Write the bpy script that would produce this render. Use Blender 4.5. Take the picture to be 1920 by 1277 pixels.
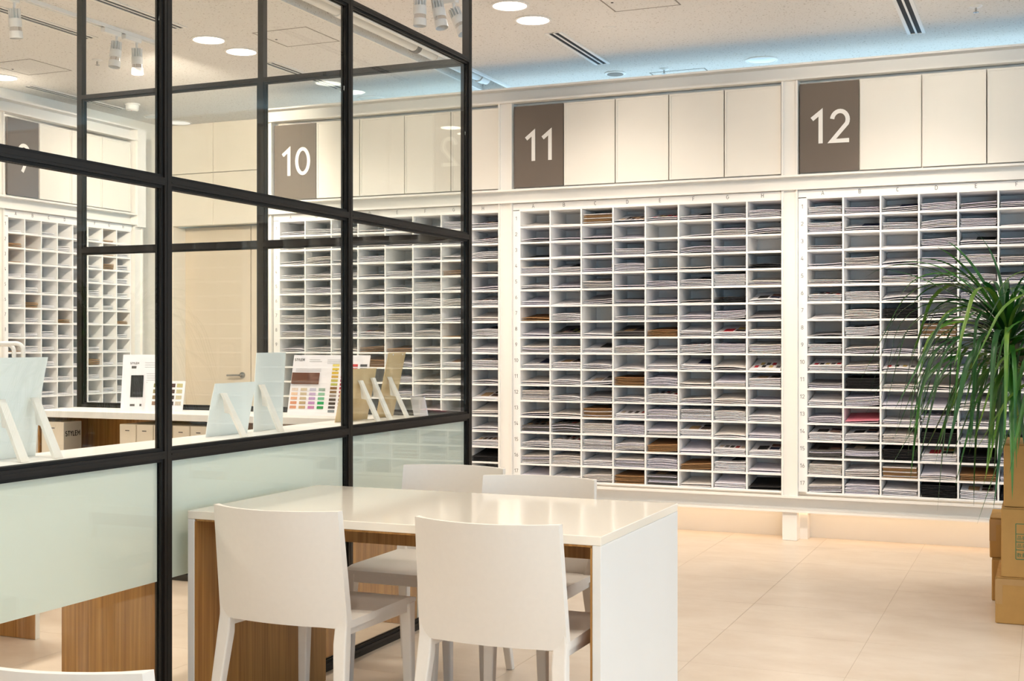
import bpy, bmesh, math, random
from mathutils import Vector, Matrix, Euler

sc = bpy.context.scene
for o in list(bpy.data.objects):
    bpy.data.objects.remove(o)
COL = sc.collection
R = math.radians

# ------------------------------------------------------------------ camera
FPX, YAW, CAM_H, HORIZON = 2355.0, math.atan(1000 / 2355.0), 1.28, 642.0
cam = bpy.data.cameras.new('camera')
cam.sensor_fit = 'HORIZONTAL'
cam.sensor_width = 36.0
cam.lens = 36.0 * FPX / 1920.0
cam.shift_y = (HORIZON - 638.5) / 1920.0
cam.clip_start, cam.clip_end = 0.05, 200
camo = bpy.data.objects.new('camera', cam)
camo.location = (0, 0, CAM_H)
camo.rotation_euler = (R(90), 0, YAW)
COL.objects.link(camo)
sc.camera = camo

# ------------------------------------------------------------------ world, exposure
world = bpy.data.worlds.new('sky')
sc.world = world
world.use_nodes = True
bg = world.node_tree.nodes['Background']
bg.inputs['Color'].default_value = (0.46, 0.74, 1.0, 1)
bg.inputs['Strength'].default_value = 2.65
LAMP = 12.0                      # radiance of the visible downlight discs
LAMP_W = 12.0                    # beam of one downlight, watts
LAMP_COL = (1.0, 0.91, 0.80)
sc.view_settings.view_transform = 'Standard'
sc.view_settings.look = 'None'
sc.view_settings.gamma = 1.0
sc.view_settings.use_curve_mapping = False
sc.view_settings.exposure = 0.32
try:
    sc.cycles.use_denoising = True
    sc.cycles.max_bounces = 6
    sc.cycles.diffuse_bounces = 4
    sc.cycles.glossy_bounces = 3
    sc.cycles.transmission_bounces = 3
    sc.cycles.adaptive_threshold = 0.04
    sc.cycles.light_sampling_threshold = 0.03
    sc.cycles.transparent_max_bounces = 16
    sc.cycles.sample_clamp_indirect = 6.0
    sc.cycles.use_light_tree = False
    sc.cycles.caustics_reflective = False
    sc.cycles.caustics_refractive = False
except Exception:
    pass

CEIL = 3.25

# ------------------------------------------------------------------ materials
def srgb(r, g, b):
    f = lambda v: (v / 255 / 12.92) if v / 255 <= 0.04045 else ((v / 255 + 0.055) / 1.055) ** 2.4
    return (f(r), f(g), f(b), 1)

def mat(name, col, rough=0.5, noise=0.0, scale=20, stretch=(1, 1, 1), metal=0.0, spec=0.5, bump=0.0, col2=None, coat=0.0):
    m = bpy.data.materials.new(name)
    m.use_nodes = True
    nt = m.node_tree
    b = nt.nodes['Principled BSDF']
    b.inputs['Roughness'].default_value = rough
    b.inputs['Metallic'].default_value = metal
    b.inputs['Specular IOR Level'].default_value = spec
    b.inputs['Coat Weight'].default_value = coat
    b.inputs['Base Color'].default_value = col
    m.diffuse_color = col
    if noise or bump or col2:
        tc = nt.nodes.new('ShaderNodeTexCoord')
        mp = nt.nodes.new('ShaderNodeMapping')
        mp.inputs['Scale'].default_value = stretch
        nz = nt.nodes.new('ShaderNodeTexNoise')
        nz.inputs['Scale'].default_value = scale
        nz.inputs['Detail'].default_value = 5
        nt.links.new(tc.outputs['Object'], mp.inputs['Vector'])
        nt.links.new(mp.outputs['Vector'], nz.inputs['Vector'])
        if noise or col2:
            rp = nt.nodes.new('ShaderNodeValToRGB')
            rp.color_ramp.elements[0].position = 0.3
            rp.color_ramp.elements[1].position = 0.7
            c2 = col2 if col2 else tuple([max(0, c * (1 - noise)) for c in col[:3]] + [1])
            rp.color_ramp.elements[0].color = c2
            rp.color_ramp.elements[1].color = col
            nt.links.new(nz.outputs['Fac'], rp.inputs['Fac'])
            nt.links.new(rp.outputs['Color'], b.inputs['Base Color'])
        if bump:
            bp = nt.nodes.new('ShaderNodeBump')
            bp.inputs['Strength'].default_value = bump
            bp.inputs['Distance'].default_value = 0.002
            nt.links.new(nz.outputs['Fac'], bp.inputs['Height'])
            nt.links.new(bp.outputs['Normal'], b.inputs['Normal'])
    return m

def emit_mat(name, col, strength):
    m = bpy.data.materials.new(name)
    m.use_nodes = True
    nt = m.node_tree
    nt.nodes.remove(nt.nodes['Principled BSDF'])
    e = nt.nodes.new('ShaderNodeEmission')
    e.inputs['Color'].default_value = (*col, 1)
    e.inputs['Strength'].default_value = strength
    nt.links.new(e.outputs[0], nt.nodes['Material Output'].inputs['Surface'])
    return m

def glass_mat():
    m = bpy.data.materials.new('clear_glass')
    m.use_nodes = True
    nt = m.node_tree
    nt.nodes.remove(nt.nodes['Principled BSDF'])
    tr = nt.nodes.new('ShaderNodeBsdfTransparent')
    tr.inputs['Color'].default_value = (0.988, 0.998, 0.99, 1)
    gl = nt.nodes.new('ShaderNodeBsdfGlossy')
    gl.inputs['Roughness'].default_value = 0.0
    gl.inputs['Color'].default_value = (0.95, 1.0, 0.97, 1)
    lw = nt.nodes.new('ShaderNodeLayerWeight')
    lw.inputs['Blend'].default_value = 0.5
    pw = nt.nodes.new('ShaderNodeMath'); pw.operation = 'POWER'
    pw.inputs[1].default_value = 5.0
    ml = nt.nodes.new('ShaderNodeMath'); ml.operation = 'MULTIPLY_ADD'
    ml.inputs[1].default_value = 0.96
    ml.inputs[2].default_value = 0.035
    mx = nt.nodes.new('ShaderNodeMixShader')
    nt.links.new(lw.outputs['Facing'], pw.inputs[0])
    nt.links.new(pw.outputs[0], ml.inputs[0])
    nt.links.new(ml.outputs[0], mx.inputs['Fac'])
    nt.links.new(tr.outputs[0], mx.inputs[1])
    nt.links.new(gl.outputs[0], mx.inputs[2])
    nt.links.new(mx.outputs[0], nt.nodes['Material Output'].inputs['Surface'])
    m.diffuse_color = (0.8, 0.9, 0.9, 0.2)
    return m

def frost_mat():
    m = bpy.data.materials.new('frosted_film')
    m.use_nodes = True
    nt = m.node_tree
    nt.nodes.remove(nt.nodes['Principled BSDF'])
    d = nt.nodes.new('ShaderNodeBsdfDiffuse')
    d.inputs['Color'].default_value = srgb(250, 252, 244)
    t = nt.nodes.new('ShaderNodeBsdfTranslucent')
    t.inputs['Color'].default_value = srgb(246, 252, 238)
    mx = nt.nodes.new('ShaderNodeMixShader')
    mx.inputs['Fac'].default_value = 0.35
    nt.links.new(d.outputs[0], mx.inputs[1])
    nt.links.new(t.outputs[0], mx.inputs[2])
    nt.links.new(mx.outputs[0], nt.nodes['Material Output'].inputs['Surface'])
    return m

def ceiling_mat():
    m = mat('acoustic_ceiling', srgb(234, 231, 227), 0.9)
    nt = m.node_tree
    b = nt.nodes['Principled BSDF']
    tc = nt.nodes.new('ShaderNodeTexCoord')
    vo = nt.nodes.new('ShaderNodeTexNoise')
    vo.inputs['Scale'].default_value = 75
    vo.inputs['Detail'].default_value = 3
    vo.inputs['Roughness'].default_value = 0.6
    rp = nt.nodes.new('ShaderNodeValToRGB')
    rp.color_ramp.elements[0].position = 0.31
    rp.color_ramp.elements[0].color = srgb(178, 170, 160)
    rp.color_ramp.elements[1].position = 0.40
    rp.color_ramp.elements[1].color = srgb(234, 231, 227)
    nt.links.new(tc.outputs['Object'], vo.inputs['Vector'])
    nt.links.new(vo.outputs['Fac'], rp.inputs['Fac'])
    nt.links.new(rp.outputs['Color'], b.inputs['Base Color'])
    return m

def stone_mat():
    m = mat('limestone', srgb(226, 208, 188), 0.32)
    nt = m.node_tree
    b = nt.nodes['Principled BSDF']
    tc = nt.nodes.new('ShaderNodeTexCoord')
    ge = nt.nodes.new('ShaderNodeObjectInfo')
    ad = nt.nodes.new('ShaderNodeVectorMath'); ad.operation = 'ADD'
    sm = nt.nodes.new('ShaderNodeVectorMath'); sm.operation = 'SCALE'
    sm.inputs['Scale'].default_value = 1.0
    nt.links.new(ge.outputs['Location'], ad.inputs[0])
    nt.links.new(tc.outputs['Object'], ad.inputs[1])
    mp = nt.nodes.new('ShaderNodeMapping')
    mp.inputs['Scale'].default_value = (1.0, 1.7, 1.0)
    nt.links.new(ad.outputs[0], mp.inputs['Vector'])
    n1 = nt.nodes.new('ShaderNodeTexNoise')
    n1.inputs['Scale'].default_value = 3.0
    n1.inputs['Detail'].default_value = 8
    n1.inputs['Roughness'].default_value = 0.65
    nt.links.new(mp.outputs[0], n1.inputs['Vector'])
    rp = nt.nodes.new('ShaderNodeValToRGB')
    rp.color_ramp.elements[0].position = 0.3
    rp.color_ramp.elements[0].color = srgb(216, 197, 176)
    rp.color_ramp.elements[1].position = 0.66
    rp.color_ramp.elements[1].color = srgb(230, 214, 196)
    nt.links.new(n1.outputs['Fac'], rp.inputs['Fac'])
    nt.links.new(rp.outputs['Color'], b.inputs['Base Color'])
    return m

def wood_mat():
    m = mat('oak_veneer', srgb(170, 122, 70), 0.4)
    nt = m.node_tree
    b = nt.nodes['Principled BSDF']
    tc = nt.nodes.new('ShaderNodeTexCoord')
    mp = nt.nodes.new('ShaderNodeMapping')
    mp.inputs['Scale'].default_value = (1, 1, 0.02)
    nz = nt.nodes.new('ShaderNodeTexNoise')
    nz.inputs['Scale'].default_value = 90
    nz.inputs['Detail'].default_value = 4
    nt.links.new(tc.outputs['Object'], mp.inputs['Vector'])
    nt.links.new(mp.outputs['Vector'], nz.inputs['Vector'])
    rp = nt.nodes.new('ShaderNodeValToRGB')
    rp.color_ramp.elements[0].position = 0.3
    rp.color_ramp.elements[0].color = srgb(150, 100, 46)
    rp.color_ramp.elements[1].position = 0.7
    rp.color_ramp.elements[1].color = srgb(192, 142, 76)
    nt.links.new(nz.outputs['Fac'], rp.inputs['Fac'])
    nt.links.new(rp.outputs['Color'], b.inputs['Base Color'])
    return m

M = dict(
    ceiling=ceiling_mat(), stone=stone_mat(), wood=wood_mat(), glass=glass_mat(), frost=frost_mat(),
    white=mat('white_paint', srgb(242, 238, 232), 0.45, noise=0.02, scale=6),
    shelf=mat('white_melamine', srgb(248, 246, 243), 0.5, noise=0.02, scale=8),
    door=mat('cream_panel', srgb(240, 234, 224), 0.42, noise=0.02, scale=5),
    wallw=mat('wall_paint', srgb(240, 236, 228), 0.7, noise=0.02, scale=4),
    beige=mat('beige_wall_panel', srgb(247, 236, 219), 0.6, noise=0.04, scale=5, bump=0.05),
    beiged=mat('beige_door', srgb(230, 214, 192), 0.5, noise=0.03, scale=5),
    taupe=mat('taupe_gloss', srgb(112, 101, 92), 0.22, noise=0.04, scale=3),
    ink=mat('grey_ink', srgb(96, 92, 88), 0.7, noise=0.05, scale=50),
    inkw=mat('white_ink', srgb(246, 242, 236), 0.5, noise=0.02, scale=50),
    inkg=mat('green_ink', srgb(60, 120, 84), 0.7, noise=0.1, scale=80),
    grout=mat('grout', srgb(206, 188, 168), 0.9, noise=0.1, scale=40),
    bronze=mat('dark_bronze', srgb(30, 24, 19), 0.42, noise=0.12, scale=14, spec=0.35),
    bead=mat('black_bead', srgb(20, 17, 14), 0.5, noise=0.1, scale=30, spec=0.3),
    laminate=mat('white_laminate', srgb(250, 241, 226), 0.09, noise=0.015, scale=3),
    lamside=mat('white_laminate_matt', srgb(238, 235, 230), 0.4, noise=0.02, scale=4),
    chair=mat('white_polypropylene', srgb(236, 228, 218), 0.5, noise=0.02, scale=60, bump=0.04),
    p0=mat('paper_white', srgb(250, 247, 250), 0.7, noise=0.03, scale=30),
    p1=mat('paper_warm', srgb(248, 241, 236), 0.7, noise=0.04, scale=30),
    p2=mat('paper_cool', srgb(240, 236, 246), 0.7, noise=0.05, scale=30),
    p3=mat('paper_grey', srgb(176, 172, 174), 0.7, noise=0.1, scale=30),
    kraft=mat('kraft_card', srgb(178, 136, 92), 0.75, noise=0.12, scale=40),
    kraftl=mat('kraft_board', srgb(228, 198, 148), 0.75, noise=0.06, scale=30),
    black=mat('black_card', srgb(34, 31, 32), 0.6, noise=0.2, scale=30),
    dgrey=mat('grey_card', srgb(112, 108, 106), 0.65, noise=0.1, scale=30),
    pink=mat('pink_card', srgb(240, 150, 168), 0.7, noise=0.05, scale=30),
    card=mat('cardboard', srgb(192, 148, 84), 0.8, noise=0.08, scale=18, bump=0.1),
    tape=mat('brown_tape', srgb(188, 148, 94), 0.35, noise=0.06, scale=20),
    mint=mat('pale_board', srgb(249, 251, 245), 0.6, noise=0.02, scale=10),
    steel=mat('brushed_steel', srgb(190, 188, 184), 0.25, noise=0.1, scale=30, metal=0.9),
    chrome=mat('chrome', srgb(220, 220, 222), 0.08, metal=1.0, noise=0.03, scale=5),
    plast=mat('white_plastic', srgb(240, 238, 234), 0.35, noise=0.02, scale=20),
    slot=mat('dark_slot', srgb(36, 36, 38), 0.8, noise=0.2, scale=30),
    line=mat('grey_line', srgb(150, 142, 134), 0.8, noise=0.1, scale=30),  # plain grey of the hatch frames and speaker grille
    leaf=mat('strap_leaf', srgb(62, 122, 34), 0.34, col2=srgb(28, 82, 26), scale=9),
    leaf2=mat('strap_leaf_dark', srgb(36, 92, 34), 0.36, col2=srgb(18, 62, 26), scale=9),
    leaf3=mat('strap_leaf_yellow', srgb(112, 142, 48), 0.4, col2=srgb(52, 108, 30), scale=9),
    bark=mat('plant_bark', srgb(150, 128, 96), 0.9, noise=0.4, scale=25, bump=0.5),
    pot=mat('glazed_pot', srgb(206, 200, 190), 0.3, noise=0.05, scale=10),
    fileb=mat('file_box', srgb(232, 220, 200), 0.6, noise=0.03, scale=10),
    fileg=mat('file_box_grey', srgb(200, 196, 186), 0.6, noise=0.03, scale=10),
    lampon=emit_mat('downlight_glow', LAMP_COL, LAMP),
    lampdim=emit_mat('deep_downlight_glow', LAMP_COL, 0.9),
    strip=emit_mat('toe_light_glow', (1.0, 0.70, 0.42), 7.0),
    lampoff=mat('opal_glass', srgb(232, 236, 236), 0.25, noise=0.02, scale=10),
    lens=mat('lamp_lens', srgb(190, 210, 240), 0.05, noise=0.05, scale=10, coat=0.5),
    fabricb=mat('brown_fabric', srgb(112, 66, 40), 0.7, noise=0.25, scale=60),
)
SW = {}
def swatch(r, g, b):
    k = (r, g, b)
    if k not in SW:
        SW[k] = mat('swatch_colour', srgb(r, g, b), 0.75, noise=0.12, scale=120)
    return SW[k]

# ------------------------------------------------------------------ mesh helpers
class MB:
    def __init__(s):
        s.v = []; s.f = []
    def box(s, x0, x1, y0, y1, z0, z1):
        n = len(s.v)
        s.v += [(x0, y0, z0), (x1, y0, z0), (x1, y1, z0), (x0, y1, z0), (x0, y0, z1), (x1, y0, z1), (x1, y1, z1), (x0, y1, z1)]
        s.f += [tuple(n + i for i in q) for q in ((3, 2, 1, 0), (4, 5, 6, 7), (0, 1, 5, 4), (1, 2, 6, 5), (2, 3, 7, 6), (3, 0, 4, 7))]
        return s
    def loft(s, rings, cap=True, closed=True):
        n = len(s.v); k = len(rings[0])
        for r in rings: s.v += [tuple(p) for p in r]
        for i in range(len(rings) - 1):
            for j in range(k if closed else k - 1):
                a = n + i * k + j; b = n + i * k + (j + 1) % k
                s.f.append((a, b, b + k, a + k))
        if cap:
            s.f.append(tuple(n + j for j in range(k))[::-1])
            s.f.append(tuple(n + (len(rings) - 1) * k + j for j in range(k)))
        return s
    def cyl(s, c, r, h, n=24, r2=None, axis='z'):
        r2 = r if r2 is None else r2
        def P(a, rr, t):
            u, w = rr * math.cos(a), rr * math.sin(a)
            if axis == 'z': return (c[0] + u, c[1] + w, c[2] + t)
            if axis == 'y': return (c[0] + w, c[1] + t, c[2] + u)
            return (c[0] + t, c[1] + u, c[2] + w)
        return s.loft([[P(2 * math.pi * i / n, r, 0) for i in range(n)], [P(2 * math.pi * i / n, r2, h) for i in range(n)]])
    def lathe(s, c, prof, n=32, cap=True):
        return s.loft([[(c[0] + r * math.cos(2 * math.pi * i / n), c[1] + r * math.sin(2 * math.pi * i / n), c[2] + z) for i in range(n)] for r, z in prof], cap)
    def tube(s, pts, r, n=10):
        pts = [Vector(p) for p in pts]
        rings = []
        for i, p in enumerate(pts):
            d = (pts[min(i + 1, len(pts) - 1)] - pts[max(i - 1, 0)]).normalized()
            u = d.cross(Vector((0.31, 0.17, 0.93)))
            if u.length < 1e-3: u = d.cross(Vector((1, 0, 0)))
            u.normalize(); w = d.cross(u)
            rr = r[i] if isinstance(r, (list, tuple)) else r
            rings.append([p + u * rr * math.cos(2 * math.pi * k / n) + w * rr * math.sin(2 * math.pi * k / n) for k in range(n)])
        return s.loft(rings)
    def mesh(s, name, m, bevel=0.0, smooth=False, seg=2):
        me = bpy.data.meshes.new(name)
        me.from_pydata(s.v, [], s.f)
        if bevel:
            bm = bmesh.new(); bm.from_mesh(me)
            bmesh.ops.recalc_face_normals(bm, faces=bm.faces)
            bmesh.ops.bevel(bm, geom=list(bm.edges), offset=bevel, segments=seg, affect='EDGES', profile=0.5, clamp_overlap=True)
            bm.to_mesh(me); bm.free()
        else:
            bm = bmesh.new(); bm.from_mesh(me)
            bmesh.ops.recalc_face_normals(bm, faces=bm.faces)
            bm.to_mesh(me); bm.free()
        me.materials.append(m)
        if smooth:
            for p in me.polygons: p.use_smooth = True
            try:
                me.set_sharp_from_angle(angle=R(40))
            except Exception:
                pass
        return me
    def build(s, name, m, parent=None, loc=None, rot=None, **kw):
        return link(name, s.mesh(name, m, **kw), parent, loc, rot)

def link(name, me, parent=None, loc=None, rot=None):
    o = bpy.data.objects.new(name, me)
    COL.objects.link(o)
    if parent is not None: o.parent = parent
    if loc is not None: o.location = loc
    if rot is not None: o.rotation_euler = rot
    return o

def tag(o, label, cat, group=None):
    o['label'] = label; o['category'] = cat
    if group: o['group'] = group
    return o

def thing(name, label, cat, loc=(0, 0, 0), rz=0.0, group=None):
    o = bpy.data.objects.new(name, None)
    o.empty_display_size = 0.05
    COL.objects.link(o)
    o.location = loc; o.rotation_euler = (0, 0, rz)
    return tag(o, label, cat, group)

def struct(o):
    o['kind'] = 'structure'; return o

def rel(o, m):
    """give one object its own material on shared mesh data"""
    o.material_slots[0].link = 'OBJECT'
    o.material_slots[0].material = m
    return o

# ------------------------------------------------------------------ stroke lettering
def arc(cx, cy, rx, ry, a0, a1, n=14):
    return [(cx + rx * math.cos(R(a0 + (a1 - a0) * i / n)), cy + ry * math.sin(R(a0 + (a1 - a0) * i / n))) for i in range(n + 1)]
GLYPH = {
    '0': (0.62, [arc(.31, .5, .25, .44, 0, 360, 28)]),
    '1': (0.46, [[(.06, .74), (.32, .94), (.32, 0)]]),
    '2': (0.60, [arc(.30, .68, .23, .26, 172, -28) + [(.06, .05), (.57, .05)]]),
    '3': (0.58, [arc(.28, .71, .21, .23, 160, -90) + arc(.28, .26, .23, .22, 90, -160)]),
    '4': (0.62, [[(.36, .96), (.05, .25), (.58, .25)], [(.43, .5), (.43, 0)]]),
    '5': (0.58, [[(.50, .94), (.14, .94), (.10, .54)] + arc(.28, .30, .23, .26, 128, -150)]),
    '6': (0.60, [arc(.30, .30, .23, .26, 0, 360, 24), [(.09, .40), (.38, .96)]]),
    '7': (0.56, [[(.04, .94), (.52, .94), (.20, 0)]]),
    '8': (0.60, [arc(.30, .72, .20, .22, 0, 360, 22), arc(.30, .27, .24, .23, 0, 360, 22)]),
    '9': (0.60, [arc(.30, .68, .23, .26, 0, 360, 24), [(.51, .56), (.22, 0)]]),
    'A': (0.66, [[(.04, 0), (.33, .97), (.62, 0)], [(.14, .32), (.52, .32)]]),
    'B': (0.62, [[(.08, .02), (.08, .95), (.32, .95)] + arc(.34, .73, .19, .22, 90, -90) + [(.08, .51)], [(.34, .51)] + arc(.36, .27, .21, .24, 90, -90) + [(.08, .03)]]),
    'C': (0.64, [arc(.34, .5, .27, .45, 50, 310, 20)]),
    'D': (0.66, [[(.08, .02), (.08, .95), (.28, .95)] + arc(.30, .49, .28, .46, 90, -90) + [(.08, .03)]]),
    'E': (0.56, [[(.52, .95), (.08, .95), (.08, .04), (.52, .04)], [(.08, .51), (.46, .51)]]),
    'F': (0.54, [[(.52, .95), (.08, .95), (.08, 0)], [(.08, .50), (.46, .50)]]),
    'G': (0.68, [arc(.34, .5, .28, .45, 50, 350, 20) + [(.62, .48), (.38, .48)]]),
    'H': (0.66, [[(.08, 0), (.08, .98)], [(.58, 0), (.58, .98)], [(.08, .5), (.58, .5)]]),
    'L': (0.50, [[(.08, .98), (.08, .04), (.48, .04)]]),
    'M': (0.78, [[(.08, 0), (.08, .95), (.39, .40), (.70, .95), (.70, 0)]]),
    'S': (0.58, [arc(.29, .72, .21, .23, 40, 250, 12) + arc(.29, .27, .23, .23, 80, -150, 14)]),
    'T': (0.58, [[(.02, .95), (.56, .95)], [(.29, .95), (.29, 0)]]),
    'Y': (0.60, [[(.03, .98), (.30, .50), (.57, .98)], [(.30, .5), (.30, 0)]]),
}
def ribbon(mb, pts, w, h, ox, scale, th):
    P = [Vector((ox + x * scale, y * scale)) for x, y in pts]
    closed = (P[0] - P[-1]).length < 1e-5
    if closed: P = P[:-1]
    n = len(P); L = []; Rr = []
    for i in range(n):
        a = P[(i - 1) % n] if (closed or i > 0) else None
        c = P[(i + 1) % n] if (closed or i < n - 1) else None
        d1 = (P[i] - a).normalized() if a is not None else None
        d2 = (c - P[i]).normalized() if c is not None else None
        if d1 is None: d1 = d2
        if d2 is None: d2 = d1
        n1 = Vector((-d1.y, d1.x)); n2 = Vector((-d2.y, d2.x))
        m = n1 + n2
        m = n1 if m.length < 1e-4 else m.normalized()
        k = min(1 / max(m.dot(n1), 0.35), 2.2)
        L.append(P[i] + m * (w / 2 * k)); Rr.append(P[i] - m * (w / 2 * k))
    rings = [[(L[i].x, 0, L[i].y), (Rr[i].x, 0, Rr[i].y), (Rr[i].x, -th, Rr[i].y), (L[i].x, -th, L[i].y)] for i in range(n)]
    if closed: rings.append(rings[0])
    mb.loft(rings, cap=not closed)

def text_mb(txt, height, stroke, th=0.0015, gap=0.12, centre=True):
    """lettering standing in the local x-z plane, facing -y"""
    mb = MB(); x = 0
    for ch in txt:
        if ch == ' ': x += height * .5; continue
        w, strokes = GLYPH[ch]
        for s in strokes: ribbon(mb, s, stroke, height, x, height, th)
        x += (w + gap) * height
    x -= gap * height
    if centre: mb.v = [(a - x / 2, b, c) for a, b, c in mb.v]
    return mb

TXT = {}
def text_obj(name, txt, height, stroke, m, parent, loc, rot=None, th=0.0015, gap=0.12):
    k = (txt, height, stroke, th, gap, m.name)
    if k not in TXT: TXT[k] = text_mb(txt, height, stroke, th, gap).mesh(name, m)
    return link(name, TXT[k], parent, loc, rot)

# ------------------------------------------------------------------ the setting
XW0, XW1, YW0, YW1 = -7.42, 6.0, -4.0, 14.0
FL0X, FL0Y, TP = -0.703, 6.74, 0.61
floor = struct(MB().box(XW0, XW1, YW0, YW1, -0.12, -0.0012).build('floor', M['grout']))
tile_me = MB().box(0.0008, TP - 0.0008, 0.0008, TP - 0.0008, -0.001, 0.0).mesh('floor_tile', M['stone'])
cells = []
i0, i1 = math.floor((XW0 - FL0X) / TP), math.ceil((XW1 - FL0X) / TP)
j0, j1 = math.floor((YW0 - FL0Y) / TP), math.ceil((YW1 - FL0Y) / TP)
cy_, sy_ = math.cos(YAW), math.sin(YAW)
near, rest = [], []
for i in range(i0, i1):
    for j in range(j0, j1):
        x, y = FL0X + i * TP, FL0Y + j * TP
        if x < XW0 or x + TP > XW1 or y < YW0 or y + TP > YW1: continue
        cx_, yy_ = x + TP / 2, y + TP / 2
        zc = -cx_ * sy_ + yy_ * cy_; xc = cx_ * cy_ + yy_ * sy_
        if zc > 1.5 and abs(xc / zc) < 0.52 and yy_ < 9.4: near.append((zc, x, y))
        else: rest.append((x, y))
near.sort()
for zc, x, y in near[:300]:
    link('tile', tile_me, floor, (x, y, 0))
mb = MB()
for x, y in rest + [(x, y) for _, x, y in near[300:]]:
    mb.box(x + .0008, x + TP - .0008, y + .0008, y + TP - .0008, -0.001, 0)
o = mb.build('tile_field', M['stone'], floor); o['kind'] = 'stuff'

# ceiling with a long recessed trough running away from the camera
TX0, TX1, TY1, TD = -4.05, -3.80, 8.95, 0.14
mb = MB()
mb.box(XW0, TX0, YW0, YW1, CEIL, CEIL + .3)
mb.box(TX1, XW1, YW0, YW1, CEIL, CEIL + .3)
mb.box(TX0, TX1, TY1, YW1, CEIL, CEIL + .3)
mb.box(TX0, TX1, YW0, TY1, CEIL + TD, CEIL + .3)
ceiling = struct(mb.build('ceiling', M['ceiling']))
t = struct(MB().box(TX1 - .012, TX1 + .012, YW0, TY1, CEIL - .014, CEIL + .001).box(TX0 - .006, TX0 + .006, YW0, TY1, CEIL - .004, CEIL + .001).build('trim_1', M['white']))

struct(MB().box(XW0 - .2, XW0, YW0, 9.5, 0, CEIL + .02).build('wall_left', M['wallw']))
wb = struct(MB().box(-7.42, -5.2, 9.55, 9.75, 0, CEIL + .02).build('wall_back', M['beige']))
for x0, x1, z0, z1 in ((-7.42, -6.865, 2.335, 2.80), (-6.860, -6.30, 2.335, 2.80), (-6.295, -5.74, 2.335, 2.80),
                       (-7.42, -6.865, 2.805, CEIL), (-6.860, -6.30, 2.805, CEIL), (-6.295, -5.74, 2.805, CEIL)):
    MB().box(x0, x1, 9.31, 9.40, z0, z1).build('wall_panel', M['beige'], wb, bevel=0.002, seg=1)
MB().box(-7.42, -7.30, 9.31, 9.55, 0, 2.333).build('door_jamb', M['beige'], wb)
struct(MB().box(XW0 - .2, XW1, YW0 - .2, YW0, 0, .35).box(XW0 - .2, XW1, YW0 - .2, YW0, 2.95, CEIL).box(XW0 - .2, 1.2, YW0 - .2, YW0, .35, 2.95).build('wall_front', M['wallw']))  # unseen; opening sized for how much daylight reaches cells and chairs
wr = struct(MB().box(XW1, XW1 + .2, YW0, 8.3, 0, .8).box(XW1, XW1 + .2, YW0, 8.3, 2.55, CEIL).build('wall_right', M['wallw']))  # unseen; sill and head added to cut daylight on table and boards
for k in range(7): MB().box(XW1 + .05, XW1 + .15, -4 + k * 2.0, -3.9 + k * 2.0, .8, 2.55).build('mullion', M['white'], wr)
d1 = struct(MB().box(-7.298, -6.585, 9.485, 9.545, 0.01, 2.33).build('door_1', M['beiged']))
MB().box(-6.575, -5.74, 9.485, 9.545, 0.01, 2.33).build('fixed_leaf', M['beiged'], d1)
h = MB().cyl((-6.665, 9.482, 0.985), .027, -.012, 20, axis='y').cyl((-6.665, 9.475, .985), .009, -.05, 12, axis='y')
h.tube([(-6.665, 9.43, .985), (-6.70, 9.43, .985), (-6.80, 9.43, .982)], .009, 10)
h.build('lever_handle', M['steel'], d1, smooth=True)
# green-white notice on the side wall, half behind the glass frame
n = MB().box(-7.418, -7.412, 8.83, 9.02, 2.60, 2.86).build('wall_notice', M['mint']); tag(n, 'pale notice sheet fixed high on the side wall beyond shelf 9', 'notice')

# ------------------------------------------------------------------ shelving
CP, RP, NR = 0.2305, 0.1113, 17
ROW_TOP, ROW_BOT = 2.209, 2.209 - 0.1113 * 17
def row_z(r): return ROW_TOP - r * RP          # z of the top face of the board under row r
COLS = 'ABCDEFGH'

def pigeonholes(loc, rz, marked, cp=CP, lettering=True):
    W = cp * 8
    t = thing('pigeonhole_shelf', marked, 'shelf', loc, rz)
    D = 0.31
    left, right, top = 0.05, 0.012, 0.05
    fr = MB()
    fr.box(-left, 0, 0, .02, ROW_BOT, ROW_TOP)
    fr.box(-left, W + right, 0, .02, ROW_TOP + .006, ROW_TOP + top)
    fr.build('face_frame', M['shelf'], t)
    MB().box(-left, W + right, D, D + .012, ROW_BOT - .012, ROW_TOP + top).build('back_panel', M['shelf'], t)
    dm = MB().box(-.005, .005, 0.001, D, ROW_BOT, ROW_TOP).mesh('divider', M['shelf'])
    for c in range(9): link('divider', dm, t, (c * cp, 0, 0))
    sm = MB().box(0, W, -.001, D, -.012, 0).mesh('shelf_board', M['shelf'])
    for r in range(NR + 1):
        link('shelf_board', sm, t, (0, 0, ROW_TOP + .006 if r == 0 else row_z(r)))
    if lettering:
        for c in range(8):
            text_obj('column_letter', COLS[c], .026, .0028, M['ink'], t, ((c + .45) * cp, -.0003, ROW_TOP + .016), th=.0008)
        for r in range(NR):
            text_obj('row_number', str(r + 1), .026, .0026, M['ink'], t, (-.026, -.0003, row_z(r + 1) + .045), th=.0008)
    return t

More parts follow.
